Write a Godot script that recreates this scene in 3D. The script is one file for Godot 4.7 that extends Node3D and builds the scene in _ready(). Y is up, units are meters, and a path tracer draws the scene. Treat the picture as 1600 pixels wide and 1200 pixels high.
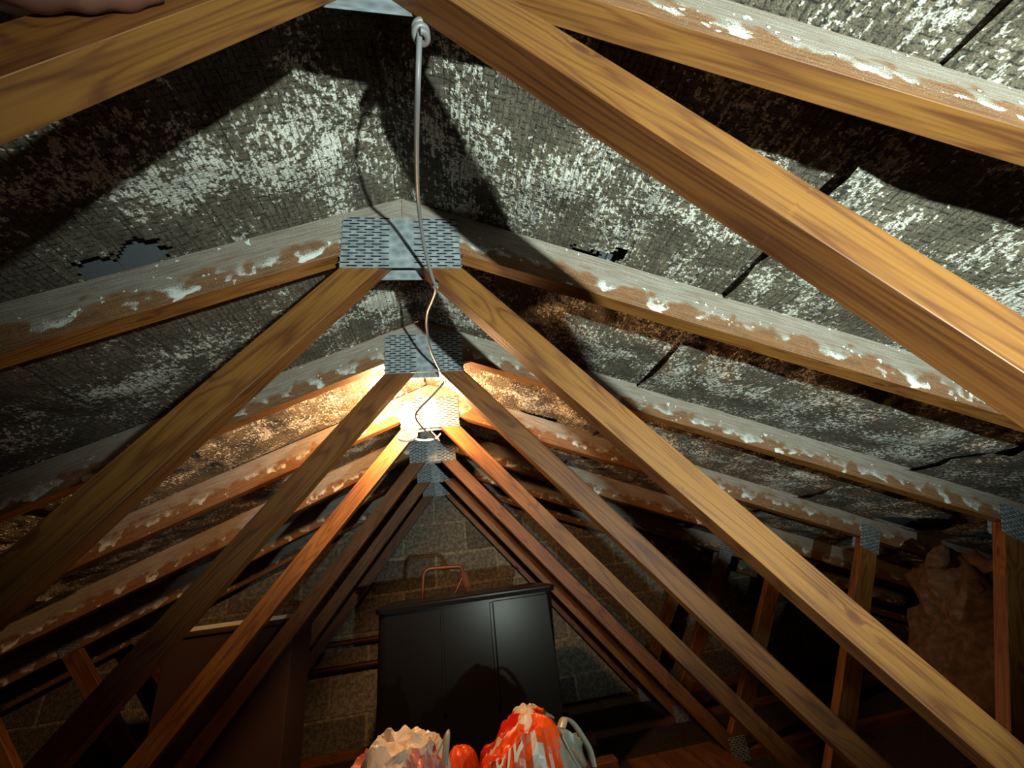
extends Node3D
# Dark loft of nail-plated pine trusses under mouldy roofing felt: a hand-held torch lights it
# from behind the camera and one bare bulb hangs at the fourth truss.
# World frame: x = 0 is the ridge, y = 0 the point where the rafters' undersides meet, -z runs along the ridge.

const PITCH_R := 0.3777        # roof pitch, right and left slope
const PITCH_L := 0.4038
const WEB_R := 0.8698          # slope of the inner webs
const WEB_L := 0.8957
const DECK := 0.1323           # felt plane, above the rafters' undersides
const THICK := 0.0415
const WEB_X := 0.0547
const WEB_Y := -0.111
const WEB_D := 0.0748
const PLATE_W := 0.2966
const PLATE_T := 0.0617
const PLATE_B := -0.111
const TIE_TOP := -1.85
const WALL_Z := -4.06
const TRUSS_Z := [-0.2442, -0.8016, -1.3864, -1.9949, -2.6204, -3.24, -3.84]
const TRUSS_DX := [0.0151, 0.0, 0.0212, 0.0125, -0.0019, 0.0, 0.004]
const TRUSS_DY := [-0.0054, 0.0, 0.0071, 0.001, -0.0101, -0.004, -0.004]

var M := {}
var rng := RandomNumberGenerator.new()

func _ready():
	rng.seed = 4711
	# camera
	var cam := Camera3D.new()
	cam.name = "camera"
	cam.transform = Transform3D(Basis(Vector3(0.98412, -0.1181, 0.13249), Vector3(0.04911, 0.89855, 0.43611), Vector3(-0.17055, -0.42268, 0.89009)).orthonormalized(), Vector3(0.08803, -0.82984, 0))
	cam.fov = rad_to_deg(2.0 * atan(600.0 / 621.26))
	cam.near = 0.02
	cam.far = 50
	add_child(cam)
	cam.current = true
	# environment: a closed loft, nothing but its lamps
	var we := WorldEnvironment.new()
	we.name = "world_environment"
	var env := Environment.new()
	env.background_mode = Environment.BG_COLOR
	env.background_color = Color(0.02, 0.022, 0.026)
	env.ambient_light_source = Environment.AMBIENT_SOURCE_DISABLED
	env.tonemap_mode = Environment.TONE_MAPPER_LINEAR
	env.tonemap_exposure = 1.0
	env.sdfgi_enabled = true
	env.ssao_enabled = true
	env.ssil_enabled = true
	we.environment = env
	add_child(we)
	# the photographer's torch, to the right of and behind the camera
	var torch := SpotLight3D.new()
	torch.name = "torch_light"
	torch.light_color = Color(0.93, 1.0, 0.95)
	torch.light_energy = 7.8
	torch.light_size = 0.02
	torch.spot_range = 12
	torch.spot_attenuation = 2.0
	torch.spot_angle = 49
	torch.spot_angle_attenuation = 1.0
	torch.shadow_enabled = true
	add_child(torch)
	torch.look_at_from_position(Vector3(0.63, -1.22, 0.76), Vector3(0.80, -0.06, -0.8))
	materials()
	shell()
	trusses()
	lamp_and_cable()
	tank_and_pipe()
	stored_things()
	bags()
	hand()

# ---------------------------------------------------------------- helpers
func tag(o, label: String, category: String, group := "", kind := ""):
	if label != "": o.set_meta("label", label)
	if category != "": o.set_meta("category", category)
	if group != "": o.set_meta("group", group)
	if kind != "": o.set_meta("kind", kind)
	return o

var used := {}
func numbered(n: String) -> String:
	var k: int = used.get(n, 0)
	used[n] = k + 1
	return n if k == 0 else "%s_%03d" % [n, k]

func thing(called: String, label: String, category: String, at := Vector3.ZERO, group := "") -> Node3D:
	var o := Node3D.new()
	o.name = numbered(called)
	add_child(o)
	o.position = at
	tag(o, label, category, group)
	return o

func part(called: String, mesh: Mesh, parent: Node3D, mat = null, at := Vector3.ZERO) -> MeshInstance3D:
	var o := MeshInstance3D.new()
	o.name = called if parent != self else numbered(called)
	o.mesh = mesh
	if mat != null: o.material_override = mat
	o.cast_shadow = GeometryInstance3D.SHADOW_CASTING_SETTING_ON
	parent.add_child(o, true)
	o.position = at
	return o

func tri(st: SurfaceTool, a: Vector3, b: Vector3, c: Vector3, n: Vector3, ua := Vector2.ZERO, ub := Vector2.ZERO, uc := Vector2.ZERO, col := Color.WHITE):
	if (b - a).cross(c - a).dot(n) > 0:
		var t := b; b = c; c = t
		var tu := ub; ub = uc; uc = tu
	for v in [[a, ua], [b, ub], [c, uc]]:
		st.set_color(col)
		st.set_normal(n)
		st.set_uv(v[1])
		st.add_vertex(v[0])

func quad(st: SurfaceTool, a: Vector3, b: Vector3, c: Vector3, d: Vector3, n: Vector3, ua := Vector2.ZERO, ub := Vector2.ZERO, uc := Vector2.ZERO, ud := Vector2.ZERO, col := Color.WHITE):
	tri(st, a, b, c, n, ua, ub, uc, col)
	tri(st, a, c, d, n, ua, uc, ud, col)

func new_st() -> SurfaceTool:
	var st := SurfaceTool.new()
	st.begin(Mesh.PRIMITIVE_TRIANGLES)
	return st

func inset(poly: PackedVector2Array, b: float) -> PackedVector2Array:
	var r := PackedVector2Array()
	var n := poly.size()
	for i in n:
		var p0 := poly[(i + n - 1) % n]
		var p1 := poly[i]
		var p2 := poly[(i + 1) % n]
		var d1 := (p1 - p0).normalized()
		var d2 := (p2 - p1).normalized()
		var n1 := Vector2(-d1.y, d1.x)
		var n2 := Vector2(-d2.y, d2.x)
		var q = Geometry2D.line_intersects_line(p0 + n1 * b, d1, p1 + n2 * b, d2)
		r.append(q if q != null else p1 + n1 * b)
	return r

func ccw(poly: PackedVector2Array) -> PackedVector2Array:
	var a := 0.0
	for i in poly.size():
		a += poly[i].cross(poly[(i + 1) % poly.size()])
	if a < 0: poly.reverse()
	var out := PackedVector2Array()
	for i in poly.size():
		if poly[i].distance_to(poly[(i + 1) % poly.size()]) > 0.0015: out.append(poly[i])
	return out

# A convex outline in x,y with its thickness from z = zf (front) to zb, chamfered edges. Faces go to st, edges to se.
func prism_into(st: SurfaceTool, se: SurfaceTool, poly: PackedVector2Array, zf: float, zb: float, b: float, org: Vector2, dir: Vector2, uoff: Vector2, uvs: Vector2, col := Color.WHITE):
	poly = ccw(poly)
	var n := poly.size()
	if n < 3: return
	var nor := Vector2(-dir.y, dir.x)
	var ins := inset(poly, b)
	var uvf := func(p: Vector2, z: float): return Vector2((p - org).dot(dir) * uvs.x, ((p - org).dot(nor)) * uvs.y) + uoff
	for i in range(1, n - 1):
		for s in [1, -1]:
			var z := zf if s == 1 else zb
			tri(st, Vector3(ins[0].x, ins[0].y, z), Vector3(ins[i].x, ins[i].y, z), Vector3(ins[i + 1].x, ins[i + 1].y, z), Vector3(0, 0, s), uvf.call(ins[0], z), uvf.call(ins[i], z), uvf.call(ins[i + 1], z), col)
	for i in n:
		var j := (i + 1) % n
		var e := (poly[j] - poly[i]).normalized()
		var out := Vector3(e.y, -e.x, 0)
		for s in [1, -1]:
			var z: float = zf if s == 1 else zb
			var zi: float = z - s * b
			quad(se, Vector3(ins[i].x, ins[i].y, z), Vector3(ins[j].x, ins[j].y, z), Vector3(poly[j].x, poly[j].y, zi), Vector3(poly[i].x, poly[i].y, zi), (out + Vector3(0, 0, s)).normalized(), uvf.call(ins[i], z), uvf.call(ins[j], z), uvf.call(poly[j], z), uvf.call(poly[i], z), col)
		var ui := (poly[i] - org).dot(dir) * uvs.x
		var uj := (poly[j] - org).dot(dir) * uvs.x
		var end: bool = absf(e.dot(dir)) < 0.5
		var u0 := Vector2(ui, zf * 4.0) + uoff
		var u1 := Vector2(uj, zf * 4.0) + uoff
		var u2 := Vector2(uj, zb * 4.0) + uoff
		var u3 := Vector2(ui, zb * 4.0) + uoff
		if end:
			var vi := (poly[i] - org).dot(nor) * 4.0
			var vj := (poly[j] - org).dot(nor) * 4.0
			u0 = Vector2(zf, vi); u1 = Vector2(zf, vj); u2 = Vector2(zb, vj); u3 = Vector2(zb, vi)
		quad(se, Vector3(poly[i].x, poly[i].y, zf - b), Vector3(poly[j].x, poly[j].y, zf - b), Vector3(poly[j].x, poly[j].y, zb + b), Vector3(poly[i].x, poly[i].y, zb + b), out, u0, u1, u2, u3, col)

func prism(poly: PackedVector2Array, zf: float, zb: float, b: float, dir: Vector2, uoff := Vector2.ZERO, face = null, edge = null, org := Vector2.ZERO, uvs := Vector2(1.0, 4.0)) -> ArrayMesh:
	var st := new_st()
	var se := new_st()
	prism_into(st, se, poly, zf, zb, b, org, dir, uoff, uvs)
	st.generate_tangents()
	se.generate_tangents()
	var m := st.commit()
	m = se.commit(m)
	if face != null: m.surface_set_material(0, face)
	if edge != null: m.surface_set_material(1, edge)
	return m

func rect(x0: float, y0: float, x1: float, y1: float) -> PackedVector2Array:
	return PackedVector2Array([Vector2(x0, y0), Vector2(x1, y0), Vector2(x1, y1), Vector2(x0, y1)])

func box(a: Vector3, b: Vector3, bev := 0.003, face = null, along := Vector2.RIGHT) -> ArrayMesh:
	return prism(rect(a.x, a.y, b.x, b.y), b.z, a.z, bev, along, Vector2(rng.randf(), rng.randf()), face, face)

func tube(pts: Array, r: float, seg := 10, smooth := true, sub := 6, squash := 1.0) -> ArrayMesh:
	var path: Array = []
	if smooth:
		for i in pts.size() - 1:
			var p0: Vector3 = pts[max(i - 1, 0)]
			var p1: Vector3 = pts[i]
			var p2: Vector3 = pts[i + 1]
			var p3: Vector3 = pts[min(i + 2, pts.size() - 1)]
			for k in sub:
				path.append(p1.cubic_interpolate(p2, p0, p3, float(k) / sub))
		path.append(pts[-1])
	else:
		path = pts
	var st := new_st()
	var up := Vector3.UP
	var rings := []
	for i in path.size():
		var t: Vector3 = (path[min(i + 1, path.size() - 1)] - path[max(i - 1, 0)]).normalized()
		if absf(t.dot(up)) > 0.95: up = Vector3.RIGHT if absf(t.x) < 0.9 else Vector3.FORWARD
		var x := t.cross(up).normalized()
		up = x.cross(t).normalized()
		var ring := []
		for k in seg:
			var a := TAU * k / seg
			ring.append([path[i] + (x * cos(a) + up * sin(a) * squash) * r, (x * cos(a) + up * sin(a)).normalized()])
		rings.append(ring)
	for i in rings.size() - 1:
		for k in seg:
			var k2 := (k + 1) % seg
			for f in [[[i, k], [i + 1, k], [i + 1, k2]], [[i, k], [i + 1, k2], [i, k2]]]:
				var v0: Vector3 = rings[f[0][0]][f[0][1]][0]
				var v1: Vector3 = rings[f[1][0]][f[1][1]][0]
				var v2: Vector3 = rings[f[2][0]][f[2][1]][0]
				var n0: Vector3 = rings[f[0][0]][f[0][1]][1]
				if (v1 - v0).cross(v2 - v0).dot(n0) > 0: f = [f[0], f[2], f[1]]
				for q in f:
					st.set_color(Color.WHITE)
					st.set_normal(rings[q[0]][q[1]][1])
					st.set_uv(Vector2(float(q[0]) * 0.1, float(q[1]) / seg))
					st.add_vertex(rings[q[0]][q[1]][0])
	for e in [0, rings.size() - 1]:
		var nn: Vector3 = (path[0] - path[1]).normalized() if e == 0 else (path[-1] - path[-2]).normalized()
		for k in range(1, seg - 1):
			tri(st, rings[e][0][0], rings[e][k][0], rings[e][k + 1][0], nn)
	return st.commit()

# lathed about y: profile of (radius, y)
func lathe(prof: Array, seg := 24) -> ArrayMesh:
	var st := new_st()
	for i in prof.size() - 1:
		var p: Vector2 = prof[i]
		var q: Vector2 = prof[i + 1]
		var d := q - p
		var nn := Vector2(d.y, -d.x).normalized()
		for k in seg:
			var a := TAU * k / seg
			var b := TAU * (k + 1) / seg
			var mid := (a + b) * 0.5
			var n := Vector3(nn.x * cos(mid), nn.y, nn.x * sin(mid))
			quad(st, Vector3(p.x * cos(a), p.y, p.x * sin(a)), Vector3(p.x * cos(b), p.y, p.x * sin(b)), Vector3(q.x * cos(b), q.y, q.x * sin(b)), Vector3(q.x * cos(a), q.y, q.x * sin(a)), n)
	return st.commit()

# ---------------------------------------------------------------- materials
func noise(type: int, freq: float, seed_: int, oct := 3) -> FastNoiseLite:
	var n := FastNoiseLite.new()
	n.noise_type = type
	n.frequency = freq
	n.seed = seed_
	n.fractal_type = FastNoiseLite.FRACTAL_FBM if oct > 1 else FastNoiseLite.FRACTAL_NONE
	n.fractal_octaves = oct
	return n

func nbytes(w: int, h: int, n: FastNoiseLite, sw := 0, sh := 0) -> PackedByteArray:
	var im: Image
	if sw == 0:
		im = n.get_seamless_image(w, h, false, false, 0.1, true)
	else:
		im = n.get_seamless_image(sw, sh, false, false, 0.1, true)
		im.resize(w, h, Image.INTERPOLATE_CUBIC)
	im.convert(Image.FORMAT_L8)
	return im.get_data()

func tex(im: Image) -> ImageTexture:
	im.generate_mipmaps()
	return ImageTexture.create_from_image(im)

func mat(called: String, col: Color, rough := 0.7, metal := 0.0) -> StandardMaterial3D:
	var m := StandardMaterial3D.new()
	m.resource_name = called
	m.albedo_color = col
	m.roughness = rough
	m.metallic = metal
	M[called] = m
	return m

func wood_texture(w: int, h: int, seed_: int, rings: float, light: Color, dark: Color, knots: Array) -> Array:
	var lo := nbytes(w, h, noise(FastNoiseLite.TYPE_SIMPLEX_SMOOTH, 0.012, seed_, 2), 96, h)
	var fi := nbytes(w, h, noise(FastNoiseLite.TYPE_SIMPLEX, 0.16, seed_ + 1, 2), w / 24, h)
	var to := nbytes(w, h, noise(FastNoiseLite.TYPE_SIMPLEX_SMOOTH, 0.02, seed_ + 2, 2), w / 6, h / 2)
	var out := PackedByteArray(); out.resize(w * h * 3)
	var hh := PackedByteArray(); hh.resize(w * h)
	for y in h:
		for x in w:
			var i := y * w + x
			var v := float(y) / h
			var ph := v * rings + (lo[i] / 255.0 - 0.5) * 5.0
			var kn := 0.0
			for k in knots:
				var dx: float = (x - k[0]) / k[2]
				var dy: float = (y - k[1]) / (k[2] * 0.62)
				var d := dx * dx * 0.55 + dy * dy
				if d < 9.0:
					ph += 1.6 / (d + 0.6)
					if d < 1.0: kn = max(kn, 0.85 - 0.35 * d)
			var g := 0.5 + 0.5 * sin(ph * TAU)
			g = g * g * g
			var t := g * 0.55 + (fi[i] / 255.0 - 0.5) * 0.55 + (to[i] / 255.0 - 0.5) * 0.7 + 0.12
			t = clampf(maxf(t, kn), 0.0, 1.0)
			if kn > 0: t = minf(1.0, t + 0.2)
			var c := light.lerp(dark, t)
			out[i * 3] = int(clampf(c.r, 0, 1) * 255)
			out[i * 3 + 1] = int(clampf(c.g, 0, 1) * 255)
			out[i * 3 + 2] = int(clampf(c.b, 0, 1) * 255)
			hh[i] = int(clampf(160 - g * 60 + (fi[i] - 128) * 0.5, 0, 255))
	return [tex(Image.create_from_data(w, h, false, Image.FORMAT_RGB8, out)), tex(Image.create_from_data(w, h, false, Image.FORMAT_L8, hh))]

# rafter faces: grey-white mould film over the upper part, ragged at its lower edge
func mould_wood_texture(w: int, h: int, seed_: int, edge: float, wood: Color) -> Array:
	var lo := nbytes(w, h, noise(FastNoiseLite.TYPE_SIMPLEX_SMOOTH, 0.011, seed_, 3))
	var sc := nbytes(w, h, noise(FastNoiseLite.TYPE_CELLULAR, 0.035, seed_ + 1, 1))
	var fi := nbytes(w, h, noise(FastNoiseLite.TYPE_SIMPLEX, 0.12, seed_ + 2, 2), w / 20, h)
	var gr := nbytes(w, h, noise(FastNoiseLite.TYPE_SIMPLEX, 0.3, seed_ + 3, 2))
	var out := PackedByteArray(); out.resize(w * h * 3)
	var hh := PackedByteArray(); hh.resize(w * h)
	var film := Color(0.60, 0.575, 0.54)
	var crust := Color(0.86, 0.89, 0.88)
	for y in h:
		for x in w:
			var i := y * w + x
			var v := float(y) / h          # v = 0 at the lower edge of the timber
			var a: float = lo[i] / 255.0 - 0.5
			var c: float = sc[i] / 255.0 - 0.5
			var e := v - edge + a * 0.75 + c * 0.12
			var cov := clampf(e * 4.5 + 0.35 + (gr[i] / 255.0 - 0.5) * 0.55, 0.06, 0.92)
			cov *= 0.80 + 0.35 * (fi[i] / 255.0)
			var cr := 0.0
			if e > -0.02 and e < 0.30:
				cr = clampf((a + c * 0.5 + (gr[i] / 255.0 - 0.5) * 0.5) * 5.0 - 0.1 - absf(e - 0.05) * 5.0, 0.0, 1.0)
			elif e >= 0.30:
				cr = clampf(((gr[i] / 255.0) - 0.78) * 6.0 + a, 0.0, 0.8)
			elif gr[i] > 205 and e > -0.35:
				cr = 0.5
			var base := wood.darkened(clampf((fi[i] / 255.0 - 0.35) * 0.5, 0.0, 0.5))
			var col := base.lerp(film.darkened((1.0 - fi[i] / 255.0) * 0.22), clampf(cov, 0.0, 0.95)).lerp(crust, cr)
			out[i * 3] = int(clampf(col.r, 0, 1) * 255)
			out[i * 3 + 1] = int(clampf(col.g, 0, 1) * 255)
			out[i * 3 + 2] = int(clampf(col.b, 0, 1) * 255)
			hh[i] = int(clampf(60 + cov * 60 + cr * 110 + (gr[i] - 128) * 0.25, 0, 255))
	return [tex(Image.create_from_data(w, h, false, Image.FORMAT_RGB8, out)), tex(Image.create_from_data(w, h, false, Image.FORMAT_L8, hh))]

# roofing felt, 1.8 m of it: u runs along the ridge, v down the slope.
# Brown bitumen with the hessian's cracked weave, under flaking white mould.
func chips(n: int, freq: float, seed_: int) -> PackedByteArray:
	var c := noise(FastNoiseLite.TYPE_CELLULAR, freq, seed_, 1)
	c.cellular_return_type = FastNoiseLite.RETURN_CELL_VALUE
	c.cellular_jitter = 1.0
	c.domain_warp_enabled = true
	c.domain_warp_amplitude = 0.9 / freq
	c.domain_warp_frequency = freq * 0.7
	c.domain_warp_fractal_octaves = 2
	return nbytes(n, n, c)

func felt_texture(n: int, seed_: int, amount: float, streak: float, left: bool) -> Array:
	var big := nbytes(n, n, noise(FastNoiseLite.TYPE_SIMPLEX_SMOOTH, 0.012, seed_, 4), n / 2, n / 2)
	var small := chips(n, 0.24, seed_ + 1)
	var large := chips(n, 0.085, seed_ + 2)
	var fine := nbytes(n, n, noise(FastNoiseLite.TYPE_SIMPLEX, 0.24, seed_ + 3, 2))
	var mid := nbytes(n, n, noise(FastNoiseLite.TYPE_SIMPLEX, 0.045, seed_ + 4, 3))
	var strk := nbytes(n, n, noise(FastNoiseLite.TYPE_SIMPLEX, 0.05, seed_ + 5, 3), n / 14, n)
	var out := PackedByteArray(); out.resize(n * n * 3)
	var hh := PackedByteArray(); hh.resize(n * n)
	var px := 1.8 / n
	var cell_px := 0.0120 / px
	var rowd := PackedFloat32Array(); rowd.resize(n)
	for x in n:
		var zz := fposmod(x * px + 0.20, 0.6)     # along the bay; 0 on a truss line
		var dt := minf(zz, 0.6 - zz)
		rowd[x] = (0.50 * exp(-dt * dt / 0.005) - 0.16 * exp(-pow((zz - 0.33) / 0.12, 2.0))) if left else 0.30 * exp(-dt * dt / 0.005)
	for y in n:
		var s := y * px
		var sd := amount + (0.45 * exp(-pow((s - 0.10) / 0.05, 2.0)) if left else 0.38 * exp(-pow((s - 0.10) / 0.07, 2.0)) - 0.10 * exp(-pow((s - 0.30) / 0.1, 2.0)))
		var gyb := y / cell_px
		for x in n:
			var i := y * n + x
			var b := big[i] / 255.0 - 0.5
			var m := mid[i] / 255.0 - 0.5
			var f := fine[i] / 255.0 - 0.5
			var st := strk[i] / 255.0 - 0.5
			var p := sd + rowd[x] + b * 1.5 + m * 1.1 + st * streak
			var k := 0.0
			if p > 0.0:
				k = clampf((p - small[i] / 255.0) * 6.0, 0.0, 1.0)
				if p * p * 0.9 > large[i] / 255.0: k = maxf(k, 0.9)
				k *= clampf(1.15 + f * 2.0, 0.2, 1.0)
			# weave: cracks along both threads, broken up
			var gx := absf(fposmod(x / cell_px + m * 0.5, 1.0) - 0.5)
			var gy := absf(fposmod(gyb + m * 0.5, 1.0) - 0.5)
			var cr := 0.0
			if gy < 0.10 and f + m * 1.2 + st > 0.06: cr = 0.95
			if gx < 0.09 and f - m * 1.2 > 0.10: cr = 0.9
			var dark := clampf((st + b * 0.6 - 0.16) * 6.0, 0.0, 1.0) * streak
			var t := 0.75 + f * 0.45 + b * 0.30 + m * 0.3
			var r := 0.475 * t
			var g := 0.44 * t
			var bl := 0.37 * t
			var wv := 0.93 + f * 0.3
			r = lerpf(r, 0.90 * wv, k); g = lerpf(g, 0.90 * wv, k); bl = lerpf(bl, 0.86 * wv, k)
			var q := 1.0 - 0.72 * cr * (1.0 - 0.25 * k) - 0.65 * dark * (1.0 - 0.5 * k) * (1.0 - cr)
			out[i * 3] = int(clampf(r * q, 0.0, 1.0) * 255.0)
			out[i * 3 + 1] = int(clampf(g * q, 0.0, 1.0) * 255.0)
			out[i * 3 + 2] = int(clampf(bl * q, 0.0, 1.0) * 255.0)
			hh[i] = int(clampf(95.0 + k * 85.0 + f * 90.0 + m * 60.0 - cr * 70.0, 0.0, 255.0))
	return [tex(Image.create_from_data(n, n, false, Image.FORMAT_RGB8, out)), tex(Image.create_from_data(n, n, false, Image.FORMAT_L8, hh))]

func materials():
	var N := 1664
	var fr := felt_texture(N, 11, 0.11, 0.75, false)
	var fl := felt_texture(N, 57, -0.08, 0.35, true)
	for a in [["felt_right", fr], ["felt_left", fl]]:
		var m := mat(a[0], Color.WHITE, 0.92)
		m.albedo_texture = a[1][0]
		m.heightmap_enabled = true
		m.heightmap_texture = a[1][1]
		m.heightmap_scale = 0.30
	var wl := Color(0.485, 0.325, 0.13)
	var wd := Color(0.32, 0.175, 0.065)
	var wa := wood_texture(1024, 256, 3, 7.0, wl, wd, [[300.0, 90.0, 11.0], [780.0, 180.0, 9.0]])
	var wb := wood_texture(1024, 256, 8, 10.0, Color(0.45, 0.275, 0.11), Color(0.285, 0.14, 0.052), [[610.0, 60.0, 12.0], [120.0, 200.0, 8.0]])
	for a in [["pine", wa, 1.0], ["pine_dark", wb, 1.0]]:
		var m := mat(a[0], Color.WHITE, 0.55)
		m.albedo_texture = a[1][0]
		m.heightmap_enabled = true
		m.heightmap_texture = a[1][1]
		m.heightmap_scale = 0.03
	for k in 3:
		var t := mould_wood_texture(1536, 160, 20 + k * 10, [0.36, 0.30, 0.26][k], Color(0.50, 0.335, 0.20))
		var m := mat("mould_%d" % k, Color.WHITE, 0.85)
		m.albedo_texture = t[0]
		m.heightmap_enabled = true
		m.heightmap_texture = t[1]
		m.heightmap_scale = 0.22
	# galvanised steel
	var zn := NoiseTexture2D.new()
	zn.noise = noise(FastNoiseLite.TYPE_CELLULAR, 0.03, 5, 1)
	zn.width = 256; zn.height = 256; zn.seamless = true
	var zr := Gradient.new()
	zr.set_color(0, Color(0.46, 0.50, 0.53)); zr.set_color(1, Color(0.66, 0.70, 0.72))
	zn.color_ramp = zr
	var zm := mat("galvanised", Color.WHITE, 0.55, 0.25)
	zm.albedo_texture = zn
	zm.uv1_triplanar = true
	zm.uv1_scale = Vector3.ONE * 6.0
	var rm := mat("slot_shade", Color(0.035, 0.03, 0.028), 0.95)  # near-black colour paints in the shade inside the plate slots
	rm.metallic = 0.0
	# masonry
	var bn := NoiseTexture2D.new()
	bn.noise = noise(FastNoiseLite.TYPE_SIMPLEX, 0.02, 9, 5)
	bn.width = 512; bn.height = 512; bn.seamless = true
	var br := Gradient.new()
	br.set_color(0, Color(0.34, 0.33, 0.30)); br.set_color(1, Color(0.60, 0.58, 0.54))
	bn.color_ramp = br
	var bh := NoiseTexture2D.new()
	bh.noise = noise(FastNoiseLite.TYPE_SIMPLEX, 0.06, 19, 4)
	bh.width = 512; bh.height = 512; bh.seamless = true
	for a in [["block", Color(1, 0.98, 0.95)], ["block_dark", Color(0.82, 0.80, 0.78)], ["mortar", Color(1.22, 1.17, 1.09)], ["block_light", Color(1.1, 1.1, 1.08)]]:
		var m := mat(a[0], a[1], 0.95)
		m.albedo_texture = bn
		m.heightmap_enabled = true
		m.heightmap_texture = bh
		m.heightmap_scale = 0.5
		m.uv1_triplanar = true
		m.uv1_world_triplanar = true
		m.uv1_scale = Vector3.ONE * 2.2
	mat("slate", Color(0.36, 0.38, 0.40), 0.7)
	mat("dark_board", Color(0.20, 0.14, 0.10), 0.9)
	var qn := NoiseTexture2D.new()
	qn.noise = noise(FastNoiseLite.TYPE_SIMPLEX, 0.03, 29, 5)
	qn.width = 256; qn.height = 256; qn.seamless = true
	var qr := Gradient.new()
	qr.set_color(0, Color(0.17, 0.115, 0.08)); qr.set_color(1, Color(0.40, 0.30, 0.225))
	qn.color_ramp = qr
	var im := mat("mineral_wool", Color.WHITE, 1.0)
	im.albedo_texture = qn
	im.uv1_triplanar = true
	im.uv1_scale = Vector3.ONE * 3.0
	im.heightmap_enabled = true
	im.heightmap_texture = qn
	im.heightmap_scale = 1.0
	mat("black_plastic", Color(0.085, 0.085, 0.088), 0.27).metallic_specular = 0.22
	var qm: StandardMaterial3D = im.duplicate()
	qm.albedo_color = Color(0.55, 0.52, 0.5)
	M["quilt"] = qm
	mat("copper", Color(0.34, 0.20, 0.13), 0.5, 0.5)
	mat("lagging", Color(0.30, 0.19, 0.12), 0.9)
	mat("cable_grey", Color(0.42, 0.42, 0.43), 0.45)
	mat("white_plastic", Color(0.85, 0.82, 0.76), 0.4)
	mat("white_wire", Color(0.88, 0.84, 0.76), 0.4)
	mat("trunking", Color(0.80, 0.77, 0.68), 0.5)
	mat("brown_board", Color(0.19, 0.105, 0.07), 0.8)
	mat("mould_lump", Color(0.82, 0.84, 0.80), 0.95)

# ---------------------------------------------------------------- the roof and walls
func slope_point(side: float, s: float, z: float, off := 0.0) -> Vector3:
	var a := PITCH_R if side > 0 else PITCH_L
	return Vector3(side * (s * cos(a) + (DECK + off) * sin(a)), (DECK + off) * cos(a) - s * sin(a), z)

func bay(z: float) -> float:      # 0 on the truss lines, 1 mid-bay
	for k in TRUSS_Z.size() - 1:
		var a: float = TRUSS_Z[k] - THICK * 0.5
		var b: float = TRUSS_Z[k + 1] - THICK * 0.5
		if z <= a and z > b: return pow(sin(PI * (a - z) / (a - b)), 0.8)
	if z > TRUSS_Z[0]: return pow(absf(sin(PI * (z - TRUSS_Z[0]) / 0.6)), 0.8)
	return 0.0

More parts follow.
